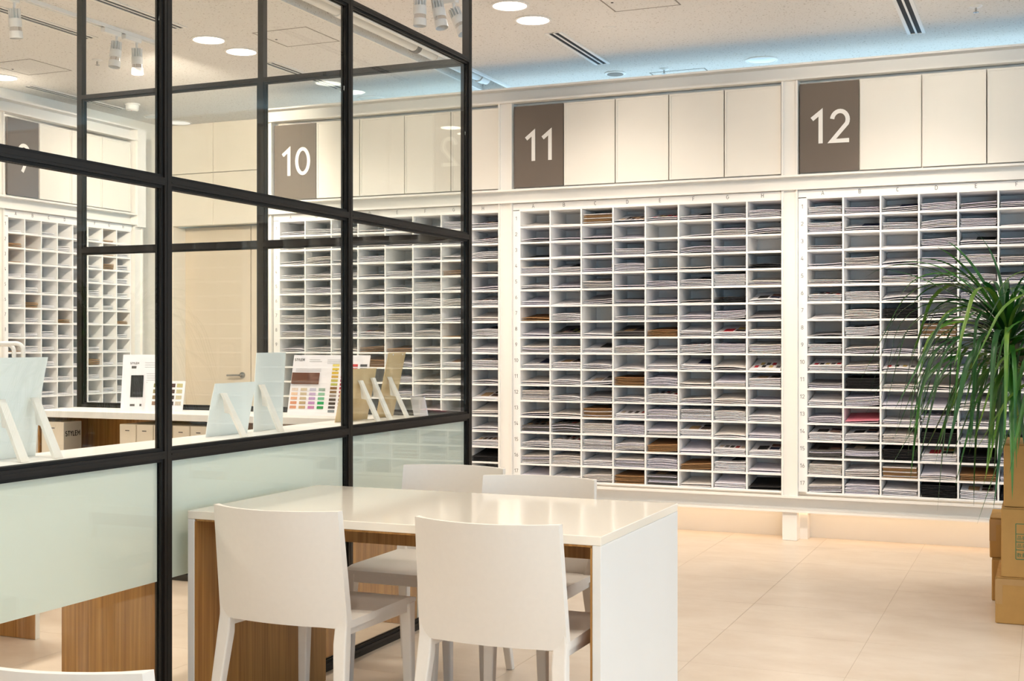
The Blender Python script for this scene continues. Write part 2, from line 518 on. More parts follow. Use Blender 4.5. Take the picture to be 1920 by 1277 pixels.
def cupboards(loc, rz, label, widths, number):
    t = thing('wall_cupboard', label, 'cupboard', loc, rz)
    W = sum(widths)
    MB().box(0, W, .03, .33, 2.365, 2.955).build('carcass', M['door'], t)
    x = 0
    for i, w in enumerate(widths):
        g = .004
        if i == 0 and number:
            d = MB().box(x + g, x + w - g, .0, .018, 2.372, 2.945).build('number_door', M['taupe'], t)
            d['label'] = 'dark taupe door with a white number'
            text_obj('number', number, .212, .027, M['inkw'], d, (x + w * .5 + .005, -.0005, 2.555), th=.002, gap=.13)
        else:
            d = MB().box(x + g, x + w - g, .0, .018, 2.372, 2.945).build('door', M['door'], t)
            f = .012
            mb = MB()
            mb.box(x + g, x + g + f, -.005, 0, 2.372, 2.945).box(x + w - g - f, x + w - g, -.005, 0, 2.372, 2.945)
            mb.box(x + g + f, x + w - g - f, -.005, 0, 2.372, 2.372 + f).box(x + g + f, x + w - g - f, -.005, 0, 2.945 - f, 2.945)
            mb.build('door_edging', M['door'], d)
        x += w
    return t

def channel(mb, x0, x1, z0, z1, y0, y1, lip=.016):
    """a rolled steel channel lying along x with its open side towards -y"""
    mb.box(x0, x1, y1 - .01, y1, z0, z1)
    mb.box(x0, x1, y0, y1, z1 - lip * .8, z1)
    mb.box(x0, x1, y0, y1, z0, z0 + lip * .8)
    return mb

def post_mb(x0, x1, z0, z1, y0):
    mb = MB()
    mb.box(x0, x0 + .012, y0, y0 + .10, z0, z1)
    mb.box(x1 - .012, x1, y0, y0 + .10, z0, z1)
    mb.box(x0 + .012, x1 - .012, y0 + .018, y0 + .03, z0, z1)
    return mb

YS = 8.17
t = thing('shelf_frame', 'white steel beams and posts carrying the long shelf wall', 'shelf frame', (0, YS, 0))
XL, XR = -5.54, 4.55
channel(MB(), XL, XR, 2.968, 3.073, -.04, .05).build('top_beam', M['white'], t)
channel(MB(), XL, XR, 2.262, 2.358, -.03, .05).build('middle_beam', M['white'], t)
channel(MB(), XL, XR, .186, .29, -.03, .06).build('bottom_beam', M['white'], t)
MB().box(XL, XR, .33, .40, .2, 3.06).build('rear_panel', M['white'], t)
for px in (-5.54, -3.572, -1.572, .428, 2.428, 4.43):
    x0, x1 = (px, px + .065) if px < -5 else (px, px + .104)
    post_mb(x0, x1, .288, 2.264, -.01).build('post', M['white'], t)
    post_mb(x0, x1, 2.356, 2.97, -.01).build('post', M['white'], t)
    MB().box(x0 + .004, x1 - .004, -.005, .12, 0, .188).build('foot', M['white'], t, bevel=.004)
    MB().box(x1 - .004, x1 + .045, .10, .20, 0, .188).build('foot_return', M['white'], t)
MB().box(XL, XR, .19, .21, 0, .20).build('kick_panel', M['white'], t)
tl = thing('toe_light', 'warm light strip under the bottom beam of the shelf wall', 'strip light', (0, YS, 0))
MB().box(XL + .05, XR - .05, .07, .075, .196, .206).build('housing', M['plast'], tl)
MB().box(XL + .05, XR - .05, .08, .10, .188, .19).build('diffuser', M['strip'], tl)

UX = {10: -5.417, 11: -3.416, 12: -1.416, 13: .584, 14: 2.584}
for n, ux in UX.items():
    if n <= 12:
        pigeonholes((ux, YS + .012, 0), 0, 'white pigeonhole shelf with lettered columns under the sign %s' % {10: 'ten', 11: 'eleven', 12: 'twelve'}[n])
        cupboards((ux - .045, YS + .012, 0), 0, 'row of cream wall cupboard doors starting with the dark %s panel' % {10: 'ten', 11: 'eleven', 12: 'twelve'}[n], [.3775] * 5, str(n))
    else:
        w = 'first' if n == 13 else 'second'
        pigeonholes((ux, YS + .012, 0), 0, 'empty white pigeonhole shelf, %s one right of shelf 12' % w, lettering=False)
        cupboards((ux - .045, YS + .012, 0), 0, 'row of plain cream wall cupboards, %s one right of shelf 12' % w, [.3775] * 5, None)

# shelf 9 on the side wall: local x runs along world +y, its face looks to world +x
X9, Y9, CP9 = -7.03, 7.072, 0.1688
pigeonholes((X9 - .012, Y9, 0), R(90), 'white pigeonhole shelf with narrow cells under the sign nine', cp=CP9)
cupboards((X9 - .012, Y9 - .005, 0), R(90), 'row of cream wall cupboard doors starting with the dark nine panel', [.316, .345, .345, .349], '9')
t = thing('shelf_frame', 'white steel beams and posts around shelf 9 on the side wall', 'shelf frame', (X9, 0, 0), R(90))
channel(MB(), 5.0, 8.46, 2.968, 3.073, -.04, .05).build('top_beam', M['white'], t)
channel(MB(), 5.0, 8.46, 2.262, 2.358, -.03, .05).build('middle_beam', M['white'], t)
channel(MB(), 5.0, 8.46, .186, .29, -.03, .06).build('bottom_beam', M['white'], t)
for px in (6.915, 8.45):
    post_mb(px, px + .105, .288, 2.264, -.01).build('post', M['white'], t)
    post_mb(px, px + .105, 2.356, 2.97, -.01).build('post', M['white'], t)
    MB().box(px + .004, px + .10, -.005, .12, 0, .188).build('foot', M['white'], t)
MB().box(8.455, 8.56, -.035, .05, 2.25, 3.073).build('end_bracket', M['white'], t)
MB().box(5.0, 6.91, .03, .05, .29, 2.97).build('end_panel', M['white'], t)
MB().box(5.0, 8.56, .345, .37, 0, 3.06).build('rear_panel', M['white'], t)

# ------------------------------------------------------------------ sample sheets in the cells
random.seed(11)
SHEETS = {}
def sheet_mesh(rise, bow, skew, w=.205, L=.285, th=.0032):
    k = (rise, bow, skew, w, th)
    if k in SHEETS: return SHEETS[k]
    nx, ny = 4, 5
    top, bot = [], []
    mb = MB()
    for j in range(ny + 1):
        for i in range(nx + 1):
            u, v = i / nx, j / ny
            z = rise * v ** 1.35 + bow * math.sin(math.pi * u) * (1 - .5 * v) + skew * (u - .5) * (1 - .4 * v) + abs(skew) * .5
            top.append(((u - .5) * w, v * L, z + th)); bot.append(((u - .5) * w, v * L, z))
    mb.v = top + bot
    N = len(top); a = lambda i, j: j * (nx + 1) + i
    for j in range(ny):
        for i in range(nx):
            mb.f.append((a(i, j), a(i + 1, j), a(i + 1, j + 1), a(i, j + 1)))
            mb.f.append((N + a(i, j), N + a(i, j + 1), N + a(i + 1, j + 1), N + a(i + 1, j)))
    for i in range(nx):
        mb.f.append((a(i, 0), N + a(i, 0), N + a(i + 1, 0), a(i + 1, 0)))
        mb.f.append((a(i, ny), a(i + 1, ny), N + a(i + 1, ny), N + a(i, ny)))
    for j in range(ny):
        mb.f.append((a(0, j), a(0, j + 1), N + a(0, j + 1), N + a(0, j)))
        mb.f.append((a(nx, j), N + a(nx, j), N + a(nx, j + 1), a(nx, j + 1)))
    me = mb.mesh('sheet', M['p0'])
    SHEETS[k] = me
    return me

SWM = MB().box(-.5, .5, -.5, .5, 0, 1).mesh('swatch', M['p0'])
PALETTES = [
    [(196, 160, 118), (96, 72, 62), (40, 36, 36), (150, 110, 80)],
    [(190, 30, 50), (32, 30, 34), (206, 178, 110), (90, 88, 92)],
    [(60, 50, 46), (176, 140, 128), (120, 92, 104), (36, 34, 38), (150, 150, 70)],
    [(40, 38, 40), (38, 44, 76), (130, 90, 80), (210, 190, 160)],
    [(216, 196, 176), (128, 122, 118), (64, 60, 60), (170, 60, 56)],
]
KIND = {
    'w': ('white sample sheets', 'white sheets'), 'g': ('grey sample sheets', 'grey sheets'),
    'k': ('brown kraft sample folders', 'kraft folders'), 'b': ('black sample folders', 'black folders'),
    's': ('white cards with colour swatches', 'swatch cards'),
    'd': ('dark grey cards with fabric swatches', 'dark swatch cards'),
    'p': ('white sheets under a pink card', 'sheets with pink card'),
    'x': ('white sheets under a dark swatch', 'white sheets with black card'),
}
WORD = {9: 'nine', 10: 'ten', 11: 'eleven', 12: 'twelve'}
SIZE = {1: 'very thin layer of', 2: 'thin stack of', 3: 'low stack of', 4: 'low loose stack of', 5: 'half-height stack of', 6: 'half-height pile of',
        7: 'tall stack of', 8: 'tall pile of', 9: 'cell-filling pile of'}

def stack(code, col, row, unit, origin, rz=0.0, cp=CP):
    kind, lev = code[0], int(code[1])
    words, grp = KIND[kind]
    lab = '%s %s in cell %s%d of shelf %s' % (SIZE[lev], words, COLS[col], row, WORD[unit])
    floor_z = row_z(row)
    W = .205
    clear = RP - .014
    H = lev * .0084
    flat = lev >= 8
    n = max(1, round(lev * (.95 if kind in 'wgxsp' else 1.0)))
    if kind in 'sdxp': n = max(n, 2)
    rise = random.choice((.012, .022, .034, .046))
    if kind in 'sd': rise = random.choice((.056, .066))
    if kind == 'x': rise = .046
    if lev >= 7: rise = .012 if kind not in 'sd' else .03
    bow = random.choice((0, 0, .003, .006, -.003)) if lev < 8 else 0
    skew = random.choice((0, 0, .004, -.004, .010)) if lev < 7 else 0
    rise = round(max(.004, min(rise, clear - H - .017 - abs(skew) - max(bow, 0))), 3)
    me = sheet_mesh(rise, bow, skew)
    x0 = (col + .5) * cp
    t = thing('sample_stack', lab, 'sample stack', (x0, 0, floor_z), 0, grp + ' in the long shelf wall')
    t.location = Vector(origin) + Vector((x0, 0.008, floor_z + .0006))
    base = {'w': None, 'g': 'p3', 'k': 'kraft', 'b': 'black', 's': 'p0', 'd': 'dgrey', 'p': 'p0', 'x': 'p0'}[kind]
    wm = random.choice(('p0', 'p1', 'p2'))
    top = None
    zoff = max(0, -bow)
    for i in range(n):
        z = zoff + (i * (H - .0035) / max(n - 1, 1) if n > 1 else 0)
        m = base or (wm if random.random() < .7 else random.choice(('p0', 'p1', 'p2', 'p0', 'p3')))
        if kind == 'k' and i % 3 == 1: m = 'p1' if lev > 6 else 'kraft'
        if kind == 'd' and i < n - 1: m = random.choice(('p2', 'dgrey'))
        if kind == 'g' and i % 2: m = 'p2'
        if kind == 'p' and i == n - 1: m = 'pink'
        rx = 0 if flat else random.uniform(0, .008) * (i > 0)
        ry = 0 if (flat or i == 0) else random.uniform(-.012, .012)
        o = link('sheet', me, t, (random.uniform(-.004, .004), random.uniform(0, .011) if i < n - 1 else .003, z + abs(ry) * .06), (rx, ry, random.uniform(-.014, .014)))
        rel(o, M[m])
        top = o
    slope = lambda v: math.atan(rise * 1.35 * v ** .35 / .285)
    def put(u, v, w, l, m, name='swatch'):
        z = rise * v ** 1.35 + bow * math.sin(math.pi * u) * (1 - .5 * v) + skew * (u - .5) * (1 - .4 * v) + abs(skew) * .5 + .0032
        o = link(name, SWM, top, ((u - .5) * W, v * .285, z + .0004), (slope(v), math.atan2(-skew * (1 - .4 * v) - bow * math.pi * math.cos(math.pi * u), W) if (skew or bow) else 0, 0))
        o.scale = (w, l, .0018)
        rel(o, m)
    if kind in 'sd':
        pal = random.choice(PALETTES)
        if random.random() < .5:
            nn = random.choice((4, 5))
            for i in range(nn): put(.16 + .70 * i / (nn - 1), .30, .024, .055, swatch(*pal[i % len(pal)]))
            if random.random() < .6:
                for i in range(nn - 1): put(.30 + .56 * i / (nn - 1), .55, .024, .055, swatch(*pal[(i + 2) % len(pal)]))
        else:
            put(.36, .38, .065, .10, swatch(*pal[0])); put(.74, .33, .062, .06, swatch(*pal[1])); put(.74, .60, .062, .06, swatch(*pal[2 % len(pal)]))
    if kind == 'x': put(.70, .62, .11, .15, M['black'] if random.random() < .8 else swatch(38, 44, 86))
    if kind in 'sx' and lev >= 5:
        s = text_obj('print', 'STYLEM', .006, .0011, M['ink'], top, (.055, .02, rise * .02 + .0062), (R(-60), 0, R(180)), th=.0003)
    return t

S11 = '''w1 w1 k8 s2 s3 x3 w3 w5
w2 w2 g2 w1 .. w1 w5 w3
b1 w1 g2 w5 w2 w4 w4 w1
w5 x4 w3 w6 w2 w2 w2 b3
w3 w2 w5 w2 w4 x5 w9 w3
w3 w1 w3 g3 w2 w2 b4 s2
k2 w5 .. w3 w3 w3 w6 w2
w2 d3 w2 d4 k5 w4 s3 w5
w5 w5 x3 w5 w2 s6 w7 w6
x3 s5 w3 w1 w3 x3 w2 s1
w2 w3 s2 k6 w6 w2 w4 s7
w8 w3 w3 w3 s6 w3 w3 w3
w2 w2 k7 s3 w7 w8 w7 w4
d5 d7 w8 w7 w4 s5 w2 w3
w4 s7 w8 w5 k5 w2 s4 s3
w6 w7 w4 w6 w7 k4 x7 w2
w3 w3 w5 k6 d8 w2 w4 b2'''
S12 = '''s6 w4 x3 w5 w4 w4 .. ..
w7 x3 w5 w5 w6 w1 .. ..
w3 w1 w1 w5 x3 g4 .. ..
w2 w6 w2 w5 w6 w4 .. ..
w3 w2 w5 w3 w5 w4 .. ..
s5 x7 w2 w3 w5 w2 .. ..
w1 w6 b7 w2 w4 s4 .. ..
w1 s6 w3 k9 x4 w3 .. ..
x7 w4 w3 w4 w3 w3 .. ..
s4 w4 s2 w2 w3 w3 .. ..
w3 b8 w3 w2 w2 w3 .. ..
w3 w6 w2 w1 w4 w2 .. ..
w4 p2 w3 w7 w3 w4 .. ..
s5 s5 w5 b8 w4 w4 .. ..
d5 d7 b8 s5 b4 w3 .. ..
w8 w4 k8 w3 k4 w3 .. ..
w5 w7 w4 b9 s5 b4 .. ..'''
S10 = '''w3 w4 w4 w2 w2 w2 w6 s4
w3 w3 w2 w3 w3 w2 w3 s3
w2 w5 w2 w5 .. w2 w3 s5
w3 w3 w4 w2 x4 w5 k4 w2
w4 w4 w3 w2 w3 w8 w2 w2
w4 w2 w4 w2 w2 w6 w5 s4
w6 w4 w3 w4 w7 w5 w2 w3
w5 w6 w3 s4 w3 w5 k1 x6
w2 w3 w2 k4 k3 w4 w4 w3
.. .. .. k6 w3 w2 s4 s6
.. .. .. .. w4 w2 w3 w2
.. .. .. .. w4 w2 w3 s1
.. .. .. .. .. w3 w2 w3
.. .. .. .. .. .. .. w2
.. .. .. .. .. .. .. s4
.. .. .. .. .. .. .. b4
.. .. .. .. .. .. .. w4'''
for unit, spec in ((11, S11), (12, S12), (10, S10)):
    for r, line in enumerate(spec.split('\n')):
        for c, code in enumerate(line.split()):
            if code != '..': stack(code, c, r + 1, unit, (UX[unit], YS + .012, 0))

# far shelf 9: well past three hundred stacks already, so these are one mass
mb = {'p0': MB(), 'kraft': MB()}
for r in range(NR):
    for c in range(8):
        if random.random() < .05: continue
        k = 'kraft' if random.random() < .13 else 'p0'
        lev = random.choice((1, 1, 2, 2, 3, 3, 4, 5))
        y0 = Y9 + c * CP9 + .012; y1 = y0 + CP9 - .026
        for i in range(lev):
            z = row_z(r + 1) + .001 + i * .009
            n = len(mb[k].v)
            a, b = random.uniform(0, .02), random.uniform(-.003, .004)
            e = random.uniform(0, .012)
            mb[k].v += [(X9 - .03 - e, y0, z), (X9 - .03 - e, y1, z + b + .003), (X9 - .30, y1, z + a + b + .003), (X9 - .30, y0, z + a),
                        (X9 - .03 - e, y0, z + .004), (X9 - .03 - e, y1, z + b + .007), (X9 - .30, y1, z + a + b + .007), (X9 - .30, y0, z + a + .004)]
            mb[k].f += [tuple(n + i for i in q) for q in ((3, 2, 1, 0), (4, 5, 6, 7), (0, 1, 5, 4), (1, 2, 6, 5), (2, 3, 7, 6), (3, 0, 4, 7))]
o = tag(mb['p0'].build('sample_sheets', M['p0']), 'white sample sheets lying in the cells of shelf 9', 'sample sheets'); o['kind'] = 'stuff'
o = tag(mb['kraft'].build('kraft_folders', M['kraft']), 'brown kraft folders lying in some cells of shelf 9', 'kraft folders'); o['kind'] = 'stuff'

# ------------------------------------------------------------------ glass partitions
LEVELS = [(0.0, .032), (.911, .935), (1.778, 1.802), (2.637, 2.660)]
def partition(label, loc, rz, posts, pw=.034, th=.036, film=True, shared=False):
    """local x runs along the partition, local y = 0 is its outer face, glass at mid thickness"""
    t = thing('glass_partition', label, 'partition', loc, rz)
    pm = MB().box(-pw / 2, pw / 2, 0, th, 0, CEIL).box(-.004, .004, -.0012, 0, 0, CEIL).mesh('post', M['bronze'])
    for p in posts[1:] if shared else posts: link('post', pm, t, (p, 0, 0))
    for a, b in zip(posts, posts[1:]):
        x0, x1 = a + pw / 2, b - pw / 2
        for z0, z1 in LEVELS:
            zm = (z0 + z1) / 2
            MB().box(x0, x1, 0, th, z0, z1).box(x0, x1, -.0012, 0, zm - .003, zm + .003).build('rail', M['bronze'], t)
        tops = [l[1] for l in LEVELS]; bots = [l[0] for l in LEVELS[1:]]
        for k, (z0, z1) in enumerate(zip(tops, bots)):
            g = .006
            p = MB().box(x0 + g, x1 - g, th / 2 - .004, th / 2 + .004, z0 + g, z1 - g).build('glass_pane', M['glass'], t)
            bw = .010
            bd = MB()
            for y0, y1 in ((.006, th / 2 - .0045), (th / 2 + .0045, th - .006)):
                bd.box(x0, x0 + bw, y0, y1, z0, z1).box(x1 - bw, x1, y0, y1, z0, z1)
                bd.box(x0 + bw, x1 - bw, y0, y1, z0, z0 + bw).box(x0 + bw, x1 - bw, y0, y1, z1 - bw, z1)
            bd.build('glazing_bead', M['bead'], p)
            if k == 0 and film:
                f = MB().box(x0 + bw, x1 - bw, th / 2 + .0046, th / 2 + .0054, .522, z1 - bw).build('frosted_film', M['frost'], p)
                f['label'] = 'pale green frosted film on the lower pane'
    return t
XP = -2.568
partition('dark framed glass partition beside the white table', (XP, 0, 0), R(90), [2.108, 3.250, 4.391, 5.532])
partition('dark framed glass partition behind the display counter', (0, 5.549, 0), R(180), [-XP + .0195, 3.765, 4.967], shared=True)

# ------------------------------------------------------------------ white table with oak lining
def parsons(name, label, cat, loc, rz, L, Wd, H, th=.026, beam=True, group=None):
    t = thing(name, label, cat, loc, rz, group)
    MB().box(0, L, 0, Wd, H - th, H).build('table_top', M['laminate'], t, bevel=.0015, seg=1)
    MB().box(th + .001, L - th - .001, .004, Wd - .004, H - th - .006, H - th - .0005).build('underside_veneer', M['wood'], t)
    for x0, xi in ((0, th), (L - th, L - th - .006)):
        l = MB().box(x0, x0 + th, 0, Wd, 0, H - th - .0005).build('leg_panel', M['lamside'], t, bevel=.0015, seg=1)
        MB().box(xi + (.0005 if x0 == 0 else 0), xi + (.006 if x0 == 0 else .0055), .001, Wd - .001, .002, H - th - .007).build('oak_veneer', M['wood'], l)
    if beam: MB().box(th + .007, L - th - .007, Wd * .5, Wd * .5 + .03, H - th - .11, H - th - .007).build('stretcher_beam', M['wood'], t)
    return t
parsons('meeting_table', 'glossy white table with oak lined inside and four white chairs', 'table', (-2.535, 3.305, 0), 0, 1.40, .79, .74)

# ------------------------------------------------------------------ chairs
def make_chair(label, loc, rz):
    t = thing('side_chair', label, 'chair', loc, rz, 'white one-piece side chairs')
    for nm, me in CHAIR: link(nm, me, t)
    return t
def chair_meshes():
    out = []
    # backrest: a panel bowed away from the sitter, leaning back, wider below
    nx, nz = 12, 8
    front, back = [], []
    for j in range(nz + 1):
        v = j / nz
        z = .438 + v * .349
        hw = .226 - .008 * v
        for i in range(nx + 1):
            u = 2 * i / nx - 1
            lean = -.015 - .045 * v
            bowv = -(.034 + .036 * v) * (1 - u * u)
            zz = z
            if j == 0: zz = z + .012 * max(0, (abs(u) - .8) / .2) * 0
            edge = .010 * (abs(u) ** 8)
            back.append((u * hw, lean + bowv - .007 - edge * .3, zz)); front.append((u * hw, lean + bowv + .007 + edge, zz))
    mb = MB(); mb.v = front + back
    N = len(front); a = lambda i, j: j * (nx + 1) + i
    for j in range(nz):
        for i in range(nx):
            mb.f += [(a(i, j), a(i + 1, j), a(i + 1, j + 1), a(i, j + 1)), (N + a(i, j), N + a(i, j + 1), N + a(i + 1, j + 1), N + a(i + 1, j))]
    for i in range(nx):
        mb.f += [(a(i, 0), N + a(i, 0), N + a(i + 1, 0), a(i + 1, 0)), (a(i, nz), a(i + 1, nz), N + a(i + 1, nz), N + a(i, nz))]
    for j in range(nz):
        mb.f += [(a(0, j), a(0, j + 1), N + a(0, j + 1), N + a(0, j)), (a(nx, j), N + a(nx, j), N + a(nx, j + 1), a(nx, j + 1))]
    out.append(('backrest', mb.mesh('backrest', M['chair'], smooth=True)))
    # seat with a slight dish and a skirt
    mb = MB()
    nx, ny = 10, 8
    top, bot = [], []
    for j in range(ny + 1):
        v = j / ny
        y = -.02 + v * .455
        hw = .220 - .008 * v
        for i in range(nx + 1):
            u = 2 * i / nx - 1
            dz = -.007 * (1 - u * u) * math.sin(math.pi * min(1, v * 1.1)) - (.010 * max(0, (v - .85) / .15) ** 2)
            top.append((u * hw, y, .455 + dz)); bot.append((u * hw, y, .432))
    mb.v = top + bot; N = len(top); a = lambda i, j: j * (nx + 1) + i
    for j in range(ny):
        for i in range(nx):
            mb.f += [(a(i, j), a(i + 1, j), a(i + 1, j + 1), a(i, j + 1)), (N + a(i, j), N + a(i, j + 1), N + a(i + 1, j + 1), N + a(i + 1, j))]
    for i in range(nx):
        mb.f += [(a(i, 0), N + a(i, 0), N + a(i + 1, 0), a(i + 1, 0)), (a(i, ny), a(i + 1, ny), N + a(i + 1, ny), N + a(i, ny))]
    for j in range(ny):
        mb.f += [(a(0, j), a(0, j + 1), N + a(0, j + 1), N + a(0, j)), (a(nx, j), N + a(nx, j), N + a(nx, j + 1), a(nx, j + 1))]
    out.append(('seat', mb.mesh('seat', M['chair'], smooth=True)))
    sk = MB()
    for s in (-1, 1):
        sk.loft([[(s * .212, -.005, .432), (s * .190, -.005, .432), (s * .190, -.005, .411), (s * .212, -.005, .411)],
                 [(s * .205, .40, .432), (s * .183, .40, .432), (s * .183, .40, .402), (s * .205, .40, .402)]])
    sk.loft([[(-.19, .405, .432), (-.19, .425, .432), (-.19, .425, .400), (-.19, .405, .400)], [(.19, .405, .432), (.19, .425, .432), (.19, .425, .400), (.19, .405, .400)]])
    out.append(('seat_rail', sk.mesh('seat_rail', M['chair'], bevel=.003)))
    def leg(pts):
        mb = MB()
        mb.loft([[(x - wx, y - wy, z), (x + wx, y - wy, z), (x + wx, y + wy, z), (x - wx, y + wy, z)] for x, y, z, wx, wy in pts])
        return mb.mesh('leg', M['chair'], bevel=.005)
    for s in (-1, 1):
        out.append(('leg', leg([(s * .232, -.085, 0, .014, .014), (s * .2055, -.024, .39, .0215, .018), (s * .205, -.018, .445, .0205, .014), (s * .212, -.022, .50, .012, .010), (s * .216, -.038, .62, .0065, .009), (s * .212, -.058, .775, .005, .006)])))
        out.append(('leg', leg([(s * .205, .412, 0, .013, .013), (s * .196, .408, .36, .019, .017), (s * .193, .405, .436, .022, .022)])))
    return out
CHAIR = chair_meshes()
make_chair('white chair pushed under the table nearest the glass partition', (-2.113, 3.235, 0), 0)
make_chair('white chair at the front of the table beside its right end', (-1.425, 3.235, 0), 0)
make_chair('white chair at the back of the table nearest the glass partition', (-2.16, 4.44, 0), R(180))
make_chair('white chair at the back of the table near its far right corner', (-1.70, 4.20, 0), R(180))
make_chair('white chair whose rounded back shows in the lower left corner', (-1.455, 1.575, 0), R(0))

# ------------------------------------------------------------------ counters inside the glass room
def counter(label, x0, x1, y0, y1, H, legs, along):
    t = thing('display_counter', label, 'counter', (x0, y0, 0))
    X, Y = x1 - x0, y1 - y0
    MB().box(0, X, 0, Y, H - .034, H).build('counter_top', M['lamside'], t, bevel=.0015, seg=1)
    for p in legs:
        if along == 'y':
            l = MB().box(.0, X, p, p + .05, 0, H - .035).build('leg_panel', M['lamside'], t)
            MB().box(.002, X - .002, p - .006, p - .0005, .002, H - .036).build('oak_veneer', M['wood'], l)
        else:
            l = MB().box(p, p + .04, 0, Y, 0, H - .035).build('leg_panel', M['lamside'], t)
            MB().box(p + .0405, p + .046, .012, Y - .002, .002, H - .036).build('oak_veneer', M['wood'], l)
    return t
CT = .92
counter('white counter running along the glass partition behind the frosted film', -3.022, -2.612, 1.6, 5.13, CT, (1.675, 2.77, 3.46), 'y')
cb = counter('white counter with open oak shelf against the rear glass', -4.96, -3.75, 5.14, 5.49, CT, (0, 1.165), 'x')
MB().box(.046, 1.16, .33, .345, .5, CT - .036).build('back_panel', M['wood'], cb)
MB().box(.046, 1.16, .01, .33, .54, .56).build('lower_shelf', M['wood'], cb)
cb = counter('white corner counter with the colour chart standing on it', -3.745, -2.635, 5.14, 5.49, CT, (0, 1.07), 'x')
MB().box(.046, 1.06, .33, .345, .5, CT - .036).build('back_panel', M['wood'], cb)
MB().box(.046, 1.06, .01, .33, .54, .56).build('lower_shelf', M['wood'], cb)
# low table in the middle of the glass room
parsons('work_table', 'white table with oak lined legs standing inside the glass room', 'table', (-4.0, 2.4, 0), R(90), 1.80, .8, .74)

# file boxes on the open shelf
def file_box(x, w, label, y=5.16, h=.30, m='fileb', d=.29, word=False):
    t = thing('file_box', label, 'box', (x, y, .56), 0, 'file boxes on the counter shelf')
    MB().box(0, w, 0, d, 0, h).build('box_body', M[m], t, bevel=.002, seg=1)
    MB().box(w * .35, w * .6, -.0006, 0, h - .035, h - .03).build('label_print', M['ink'], t)
    if word:
        s = MB().box(w, w + .0008, .002, d - .002, .002, h - .002).build('box_side', M['fileg'], t)
        text_obj('lettering', 'STYLEM', .026, .005, M['black'], s, (w + .0012, d * .5, .225), (0, 0, R(90)), th=.0006)
    return t
file_box(-4.905, .15, 'cream file box with dark lettering on its grey side', word=True, d=.135)
for i in range(3): file_box(-4.385 + i * .108, .104, ('first', 'second', 'third')[i] + ' upright cream file box right of the open shelf bay')
for i in range(2): file_box(-4.05 + i * .108, .104, ('left', 'right')[i] + ' one of two cream file boxes at the right counter leg')

# ------------------------------------------------------------------ display boards
def board(label, w, h, loc, rz, lean, m, struts=(), extra=None, cat='display board', holes=(), group=None, bend=0.0):
    """stands on its lower edge, face towards local -y, leaning back towards +y"""
    t = thing('display_board', label, cat, loc, rz, group)
    mb = MB()
    n = 6
    rings = []
    for j in range(n + 1):
        v = j / n
        y = v * h * math.sin(lean) - bend * math.sin(v * math.pi * .9)
        z = v * h * math.cos(lean)
        rings.append([(-w / 2, y, z), (w / 2, y, z), (w / 2, y + .003, z + .0004), (-w / 2, y + .003, z + .0004)])
    mb.loft(rings)
    p = mb.build('panel', m, t)
    for sx, sh in struts:
        s = MB()
        ty, tz = sh * math.sin(lean) + .004, sh * math.cos(lean)
        fy = ty + .105
        s.loft([[(sx - .014, ty, tz), (sx + .014, ty, tz), (sx + .014, ty + .012, tz), (sx - .014, ty + .012, tz)],
                [(sx - .017, fy - .012, .001), (sx + .017, fy - .012, .001), (sx + .017, fy, .001), (sx - .017, fy, .001)]])
        s.build('easel_strut', M['door'], t)
        g = MB()
        a = [(sx - .002, ty + .002, tz * .98), (sx - .002, ty + .012 - sh * .0, tz * .55), (sx - .002, ty + .06, tz * .50), (sx - .002, ty + .03, tz * .75)]
        g.loft([a, [(x + .003, y, z) for x, y, z in a]])
        g.build('easel_gusset', M['door'], t)
    for hx, hz in holes:
        MB().cyl((hx, hz * math.sin(lean) + .0032, hz * math.cos(lean)), .004, .0012, 12, axis='y').build('pin_hole', M['p0'], t)
    def patch(x0, x1, z0, z1, m, name='swatch', th=.0014):
        def P(x, z, o): return (x, z * math.sin(lean) - o * math.cos(lean) - .0001, z * math.cos(lean) + o * math.sin(lean))
        s = MB()
        s.loft([[P(x0, z0, 0), P(x1, z0, 0), P(x1, z1, 0), P(x0, z1, 0)], [P(x0, z0, th), P(x1, z0, th), P(x1, z1, th), P(x0, z1, th)]])
        return s.build(name, m, p)
    def words(txt, x, z, hgt, st):
        return text_obj('lettering', txt, hgt, st, M['ink'], p, (x, z * math.sin(lean) - .0006, z * math.cos(lean)), (-lean, 0, 0), th=.0004)
    if extra: extra(patch, words)
    return t
FACEX = R(-90)        # face looks towards world -x
XB = -2.955
LEAN = R(12)
board('pale board seen from behind at the left end of the counter', .30, .21, (XB - .01, 2.70, CT), FACEX, LEAN, M['mint'], ((-.05, .16),))
board('tall pale board seen from behind, beside the left edge', .21, .318, (XB, 2.975, CT), FACEX, R(10), M['mint'], ((.08, .19), (-.06, .19)), bend=.01)
board('low wide pale board seen from behind between the glass posts', .285, .208, (XB + .015, 4.075, CT), R(-88), LEAN, M['mint'], ((.09, .17),), bend=.004)
board('tall pale board seen from behind, beside the colour chart', .21, .318, (XB + .02, 4.35, CT), FACEX, R(3), M['mint'], ((.075, .19),), bend=.004)
board('low brown kraft board seen from behind at the counter corner', .29, .245, (XB + .02, 5.02, CT), FACEX, LEAN, M['kraftl'], ((.0, .19), (-.11, .2)))
board('tall brown kraft board with two punched holes at the counter corner', .215, .318, (XB + .02, 5.335, CT), R(-84), LEAN, M['kraftl'], ((.06, .2),), holes=((-.07, .308), (.05, .308)))

